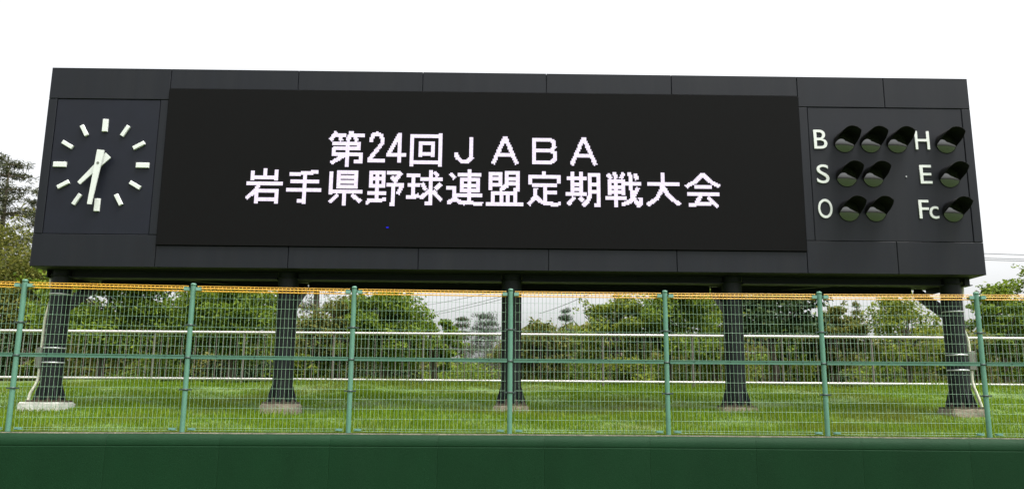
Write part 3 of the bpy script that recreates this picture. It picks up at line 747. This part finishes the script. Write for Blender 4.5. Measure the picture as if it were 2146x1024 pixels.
footing(PU[2], 0.58, 0.2, M['concrete'], 'concrete footing under the middle pillar, half hidden by a green post')
footing(PU[3], 0.56, 0.2, M['concrete'], 'brownish concrete footing under the second pillar from the lamp end')
footing(PU[4], 0.56, 0.2, M['concrete'], 'stained concrete footing under the rightmost pillar')

# ------------------------------------------------------------------ trees
def unit(n, rg):
    v = rg.normal(size=(n, 3)); return v / np.linalg.norm(v, axis=1, keepdims=True)
def leaves(cent, size, rg, aspect=0.55, up=0.35):
    n = len(cent)
    a = unit(n, rg); nr = unit(n, rg); nr[:, 2] = np.abs(nr[:, 2]) + up
    a -= nr * (a * nr).sum(1, keepdims=True) / (nr * nr).sum(1, keepdims=True)
    a /= np.linalg.norm(a, axis=1, keepdims=True) + 1e-9
    b = np.cross(nr, a); b /= np.linalg.norm(b, axis=1, keepdims=True) + 1e-9
    l = (size * rg.uniform(0.7, 1.3, n))[:, None]; w = l * aspect
    v = np.empty((n, 4, 3))
    v[:, 0] = cent - a * l / 2; v[:, 1] = cent + b * w / 2 - a * l * 0.05; v[:, 2] = cent + a * l / 2; v[:, 3] = cent - b * w / 2 - a * l * 0.05
    return v.reshape(-1, 3)
def clumps(n, rx, rz, rg, power=0.45, egg=0.25):
    d = unit(n, rg); r = rg.uniform(0.12, 1, n) ** power
    c = d * r[:, None] * np.array([rx, rx, rz])
    c[:, :2] *= (1 - egg * c[:, 2:3] / rz)
    return c
def broad(seed, rx, zb, zt, nclump, nleaf, size, rc=0.30, flat=0.55, hole=0.0):
    rg = np.random.default_rng(seed)
    rz = (zt - zb) / 2; zc = (zt + zb) / 2
    c = clumps(nclump, rx * 0.88, rz * 0.88, rg)
    cr = rx * rc * rg.uniform(0.6, 1.25, nclump)
    w = cr ** 2; w /= w.sum()
    k = rg.choice(nclump, nleaf, p=w)
    d = unit(nleaf, rg); r = rg.uniform(0, 1, nleaf) ** 0.42
    p = c[k] + d * (r * cr[k])[:, None] * np.array([1.15, 1.15, flat])
    # loose shoots that break up the outline
    ns = int(nclump * 2.2); kk = rg.integers(0, nclump, ns)
    sd = unit(ns, rg) * 0.7 + c[kk] / np.array([rx, rx, rz]); sd[:, 2] = np.abs(sd[:, 2]) * 0.6 + 0.15
    sd /= np.linalg.norm(sd, axis=1, keepdims=True)
    nlv = 16
    ft = rg.uniform(0.3, 1.0, (ns, nlv, 1)) * (rx * rg.uniform(0.28, 0.58, (ns, 1, 1)))
    sp = c[kk][:, None, :] + sd[:, None, :] * ft + rg.normal(0, 0.35 * size, (ns, nlv, 3))
    sp[:, :, 2] -= 0.10 * (ft[:, :, 0] / rx) ** 2
    p = np.concatenate([p, sp.reshape(-1, 3)])
    p[:, 2] += zc
    return leaves(p, size, rg), c + np.array([0, 0, zc]), rg
def trunk_mesh(c, zb, zt, r0, rg, nl=10, lean=0.3):
    mb = MB()
    zc = zb + (zt - zb) * 0.75
    lx, ly = rg.uniform(-lean, lean, 2)
    pts = [(0, 0, -0.3), (lx * 0.15, ly * 0.15, zb * 0.5), (lx * 0.5, ly * 0.5, zb), (lx * 0.8, ly * 0.8, (zb + zc) / 2), (lx, ly, zc)]
    mb.tube(pts, [r0 * 1.25, r0, r0 * 0.85, r0 * 0.55, r0 * 0.2], 9)
    idx = rg.choice(len(c), min(nl, len(c)), replace=False)
    for i in idx:
        e = Vector(c[i]); t = rg.uniform(0.35, 0.95)
        z0 = zb * 0.8 + (zc - zb * 0.8) * t * 0.8
        if z0 > e.z: z0 = max(zb * 0.7, e.z - 0.4)
        f = z0 / max(zc, 0.1)
        s = Vector((lx * f, ly * f, z0))
        mid = s.lerp(e, 0.5) + Vector((rg.uniform(-.1, .1), rg.uniform(-.1, .1), 0.12))
        mb.tube([s, mid, e], [r0 * 0.32, r0 * 0.2, r0 * 0.07], 6, False)
    return mb
def tree(name, label, x, y, zb, zt, rx, mat, seed, nclump=46, nleaf=11000, size=0.13, rc=0.30, flat=0.5, r0=0.11, group='broadleaf trees beyond the railing', nl=12):
    g = gz(x, y)
    t = empty(name, (x, y, g)); tag(t, label, 'tree', group)
    lv, c, rg = broad(seed, rx, zb - g, zt - g, nclump, nleaf, size, rc, flat)
    trunk_mesh(c, max(0.5, zb - g + 0.2), zt - g, r0, rg, nl).build('trunk', M['bark'], t)
    obj('crown', np_mesh('crown', lv, 4, M[mat]), None, t)
    return t
def conifer(name, label, x, y, zb, zt, rx, mat, seed, layers=9, per=7, nleaf=7000, size=0.16, r0=0.14, group='pines behind the broadleaf trees', cone=0.75, gap=0.5):
    g = gz(x, y); rg = np.random.default_rng(seed)
    t = empty(name, (x, y, g)); tag(t, label, 'tree', group)
    z0, z1 = zb - g, zt - g
    tm = MB().tube([(0, 0, -0.3), (0.05, 0, z0 * 0.6), (0.0, 0.06, z0 + (z1 - z0) * 0.5), (0.03, 0, z1)], [r0 * 1.2, r0, r0 * 0.6, r0 * 0.12], 9)
    tips = []
    for i in range(layers):
        f = min(1.0, max(0.0, (i + rg.uniform(-0.3, 0.3)) / (layers - 1))); z = z0 + (z1 - z0) * f
        rr = rx * (1 - cone * f)
        for k in range(per):
            if rg.uniform() < gap * 0.4: continue
            a = 2 * math.pi * (k + rg.uniform(-0.4, 0.4)) / per + i
            ln = rr * rg.uniform(0.55, 1.05)
            e = Vector((math.cos(a) * ln, math.sin(a) * ln, z + rg.uniform(-0.1, 0.18) * (z1 - z0) / layers * 2))
            tm.tube([(0, 0, z - 0.05), e * 0.5 + Vector((0, 0, z * 0.5 - 0.02)), e], [r0 * 0.22, r0 * 0.14, r0 * 0.05], 5, False)
            for q in (0.55, 0.8, 1.0): tips.append((*(Vector((0, 0, z)).lerp(e, q)), (rr * 0.20 + 0.10) * rg.uniform(0.7, 1.5)))
    tips.append((0.02, 0, z1, rx * 0.12 + 0.05))
    tips = np.array(tips)
    k = rg.choice(len(tips), nleaf)
    d = unit(nleaf, rg); r = rg.uniform(0, 1, nleaf) ** 0.5
    p = tips[k, :3] + d * (r * tips[k, 3])[:, None] * np.array([1.2, 1.2, 0.75])
    lv = leaves(p, size, rg, 0.16, 0.1)
    tm.build('trunk', M['bark'], t)
    obj('crown', np_mesh('crown', lv, 4, M[mat]), None, t)
def shrub(label, x, y, w, h, mat, seed, n=2600, size=0.10, group='shrubs at the foot of the trees'):
    g = gz(x, y)
    t = empty('shrub', (x, y, g)); tag(t, label, 'shrub', group)
    lv, c, rg = broad(seed, w, 0.05, h, 16, n, size, 0.42, 0.8)
    mb = MB()
    for i in range(6):
        e = Vector(c[i]); mb.tube([(e.x * 0.1, e.y * 0.1, -0.1), e * 0.5, e], [0.03, 0.02, 0.008], 5, False)
    mb.build('stem', M['bark'], t)
    obj('foliage', np_mesh('foliage', lv, 4, M[mat]), None, t)

conifer('pine_tree', 'tall dark pine rising beyond the clock end of the scoreboard', -22.5, 36, 6.0, 12.0, 2.7, 'needle', 11, 11, 8, 9500, 0.22, 0.2, gap=0.8)
conifer('pine_tree', 'thin sparse pine half hidden by the clock end of the scoreboard', -23.1, 40, 6.4, 11.6, 2.0, 'needle', 12, 10, 7, 6000, 0.22, 0.16)
tree('broadleaf_tree', 'olive tree crown filling the gap left of the clock', -15.7, 26, 2.3, 7.2, 2.5, 'leaf_olive', 21, 70, 26000, 0.125)
tree('broadleaf_tree', 'green tree seen right behind the leftmost pillar', -11.7, 24, 2.5, 6.2, 2.1, 'leaf', 22, 55, 13000, 0.13)
tree('broadleaf_tree', 'green tree between the first and second fence posts from the left', -9.9, 25.5, 2.5, 6.6, 2.0, 'leaf', 23, 55, 13000, 0.13)
tree('broadleaf_tree', 'green tree just left of the second pillar', -7.9, 23.5, 2.4, 5.5, 1.65, 'leaf', 24, 50, 13000, 0.12)
conifer('pine_tree', 'dark pine trunk and boughs right of the second pillar', -7.3, 31, 4.0, 8.3, 1.6, 'needle', 13, 9, 7, 6000, 0.18, 0.16)
tree('broadleaf_tree', 'tree behind the third fence post from the left', -5.45, 27, 2.6, 5.15, 1.5, 'leaf_olive', 25, 46, 10000, 0.13)
tree('broadleaf_tree', 'bright green tree with rounded top between second pillar and the open sky', -3.45, 23.5, 2.35, 4.75, 1.42, 'leaf', 26, 50, 12000, 0.115)
tree('broadleaf_tree', 'small tree at the edge of the sky gap', -2.2, 25.5, 2.4, 4.25, 0.72, 'leaf', 27, 26, 4200, 0.12)
conifer('pine_tree', 'small far dark pine standing alone in the sky gap', -3.55, 60, 3.2, 7.6, 1.25, 'needle', 14, 11, 7, 4200, 0.22, 0.13, cone=0.6)
conifer('pine_tree', 'far grey pine left of the middle pillar', -1.95, 64, 3.6, 8.2, 2.1, 'needle_grey', 15, 11, 8, 6500, 0.26, 0.14, cone=0.55, gap=0.7)
tree('broadleaf_tree', 'olive tree right of the middle pillar', 0.9, 28, 2.0, 4.6, 1.25, 'leaf_olive', 28, 40, 8500, 0.13)
conifer('pine_tree', 'far pine tip between middle pillar and yellow green tree', 3.1, 48, 3.6, 6.9, 1.1, 'needle_grey', 16, 8, 7, 3200, 0.2, 0.12)
tree('broadleaf_tree', 'yellow green tree left of the fifth fence post', 2.95, 24, 2.4, 5.0, 1.2, 'leaf_yellow', 29, 36, 6000, 0.12, 0.27, 0.45)
tree('broadleaf_tree', 'dense green tree behind the fifth fence post', 4.6, 24.5, 2.4, 6.1, 1.75, 'leaf', 30, 55, 13000, 0.12)
tree('broadleaf_tree', 'yellow green tree just left of the fourth pillar', 6.5, 27, 2.4, 6.2, 1.4, 'leaf_yellow', 31, 46, 10500, 0.13)
tree('cherry_tree', 'loose branched tree with large separate leaves right of the fourth pillar', 6.9, 21.8, 2.9, 5.1, 1.5, 'leaf_dark', 32, 34, 2600, 0.16, 0.26, 0.7, 0.09, nl=26)
tree('broadleaf_tree', 'low green tree below the loose branches right of the fourth pillar', 9.0, 26, 2.3, 4.2, 1.3, 'leaf', 33, 40, 8500, 0.12)
tree('broadleaf_tree', 'round topped olive tree behind the sixth fence post', 9.65, 25, 2.3, 4.7, 0.95, 'leaf_olive', 34, 34, 7500, 0.12)
conifer('young_conifer', 'small pointed conifer between sixth fence post and rightmost pillar', 14.1, 34, 3.0, 5.7, 0.7, 'leaf_olive', 17, 9, 8, 3600, 0.12, 0.07, cone=0.9, gap=0.1)
tree('broadleaf_tree', 'airy yellow green tree left of the rightmost pillar', 11.5, 24.5, 2.3, 5.0, 1.55, 'leaf_yellow', 35, 40, 5200, 0.115, 0.25, 0.42)
tree('broadleaf_tree', 'low tree behind the rightmost pillar', 13.8, 26, 2.3, 3.95, 1.0, 'leaf_olive', 36, 30, 6500, 0.12)
tree('broadleaf_tree', 'upright green tree right of the rightmost pillar', 14.7, 25, 2.3, 5.95, 1.0, 'leaf', 37, 36, 4600, 0.125, 0.3, 0.5)
tree('broadleaf_tree', 'tall tree cut by the right edge of the picture', 17.9, 28, 2.2, 6.7, 1.5, 'leaf', 38, 55, 11000, 0.13)
tree('broadleaf_tree', 'green tree beyond the left edge of the railing', -17.9, 25, 2.4, 6.3, 1.8, 'leaf', 39, 46, 9000, 0.14)
tree('broadleaf_tree', 'green tree beyond the right end of the railing', 18.2, 25, 2.4, 4.6, 1.5, 'leaf', 40, 46, 9000, 0.14)

SH = [(-14.3, 22.6, 1.1, 1.3, 'leaf_dark', 'dark shrub low at the far left behind the railing'), (-12.6, 22.4, 0.35, 0.95, 'leaf_yellow', 'bright yellow green sapling right of the leftmost pillar'),  # leaf_dark shrubs: deep shade below the crowns put into their leaf colour
      (-11.6, 27.5, 1.5, 1.9, 'leaf', 'green shrub under the tree right of the leftmost pillar'), (-8.9, 27.5, 1.5, 1.8, 'leaf_dark', 'dark shrub behind the second fence post from the left'),
      (-6.6, 27.0, 1.4, 1.9, 'leaf', 'green shrub low behind the second pillar'), (-5.3, 21.6, 0.3, 0.95, 'leaf_yellow', 'bright yellow green sapling right of the second pillar'),
      (-4.2, 26.5, 1.4, 1.9, 'leaf_dark', 'dark shrub under the round topped green tree'), (-1.7, 31.0, 1.7, 2.6, 'leaf', 'green shrub under the sky gap'),
      (0.3, 33.0, 1.8, 2.7, 'leaf_olive', 'olive shrub low behind the middle pillar'), (2.0, 29.0, 1.4, 1.9, 'leaf', 'green shrub right of the middle pillar under the olive tree'),
      (3.2, 22.6, 0.8, 1.0, 'leaf_yellow', 'yellow green shrub left of the fifth fence post'), (5.2, 27.5, 1.5, 1.9, 'leaf', 'green shrub under the tree behind the fifth fence post'),
      (7.4, 28.0, 1.4, 1.9, 'leaf_yellow', 'yellow green shrub half hidden behind the fourth pillar'), (7.3, 21.8, 0.6, 0.9, 'leaf_yellow', 'yellow green shrub right of the fourth pillar'),
      (9.9, 28.0, 1.4, 1.9, 'leaf_dark', 'dark shrub low behind the sixth fence post'), (12.2, 27.5, 1.4, 2.0, 'leaf', 'green shrub under the airy tree by the rightmost pillar'),
      (14.9, 27.5, 1.5, 1.9, 'leaf_olive', 'olive shrub at the right behind the last fence post'), (17.0, 25.5, 1.4, 1.8, 'leaf_dark', 'dark shrub beyond the right end of the railing')]
for i, (x, y, w, h, mt, lb) in enumerate(SH): shrub(lb, x, y, w, h, mt, 60 + i, int(2600 * w + 700))

# far belt of woodland that closes the view low down
rg = np.random.default_rng(5)
n = 60000
x = rg.uniform(-70, 70, n); y = 70 + rg.uniform(0, 14, n)
top = 7.6 + 0.9 * np.sin(x * 0.31) + 0.7 * np.sin(x * 0.9 + 2) + 0.4 * np.sin(x * 2.7) - 2.0 * np.exp(-((x + 1.5) / 7.0) ** 2)
z = 0.2 + rg.uniform(0, 1, n) ** 0.8 * np.maximum(top, 1.2) + (y - 70) * 0.05
tag(obj('distant_wood', np_mesh('distant_wood', leaves(np.stack([x, y, z], 1), 0.75, rg), 4, M['leaf_olive'])), 'low belt of far woodland below the sky gap', 'woodland', kind='stuff')

# ------------------------------------------------------------------ utility pole and wires
pole = empty('utility_pole', (3.57, 28, gz(3.57, 28))); tag(pole, 'concrete utility pole half hidden in the yellow green tree', 'utility pole')
g = gz(3.57, 28)
MB().tube([(0, 0, -0.3), (0, 0, 8.2 - g)], [0.15, 0.10], 14).build('shaft', M['pole'], pole)
MB().bar((-0.7, 0.12, 7.05 - g), (0.7, 0.12, 7.05 - g), 0.07, 0.07).build('crossarm', M['steel_dark'], pole)
def sag(a, b, s, n=14):
    a, b = Vector(a), Vector(b)
    return [a.lerp(b, i / n) - Vector((0, 0, s * 4 * (i / n) * (1 - i / n))) for i in range(n + 1)]
for a, b, s, lb in (((3.57, 27.9, 6.44), (-6.44, 60, 8.54), 0.15, 'upper of three thin wires crossing the sky gap left of the middle pillar'),
                    ((3.57, 27.9, 6.32), (-6.93, 60, 7.78), 0.15, 'lowest of three thin wires crossing the sky gap left of the middle pillar'),
                    ((3.57, 27.9, 6.26), (-5.73, 60, 7.86), 0.15, 'middle of three thin wires crossing the sky gap left of the middle pillar'),
                    ((3.57, 27.9, 5.75), (1.52, 45, 6.44), 0.1, 'thin wire rising right of the middle pillar'),
                    ((3.57, 28.1, 7.18), (26.0, 31, 7.14), 0.05, 'top wire in the sky right of the scoreboard'),
                    ((3.57, 28.1, 6.99), (26.0, 31, 6.99), 0.05, 'middle wire in the sky right of the scoreboard'),
                    ((3.57, 28.1, 6.89), (26.0, 31, 6.94), 0.05, 'lowest wire in the sky right of the scoreboard')):
    tag(MB().tube(sag(a, b, s), 0.012, 5).build('power_line', M['cable']), lb, 'power line', 'overhead wires')
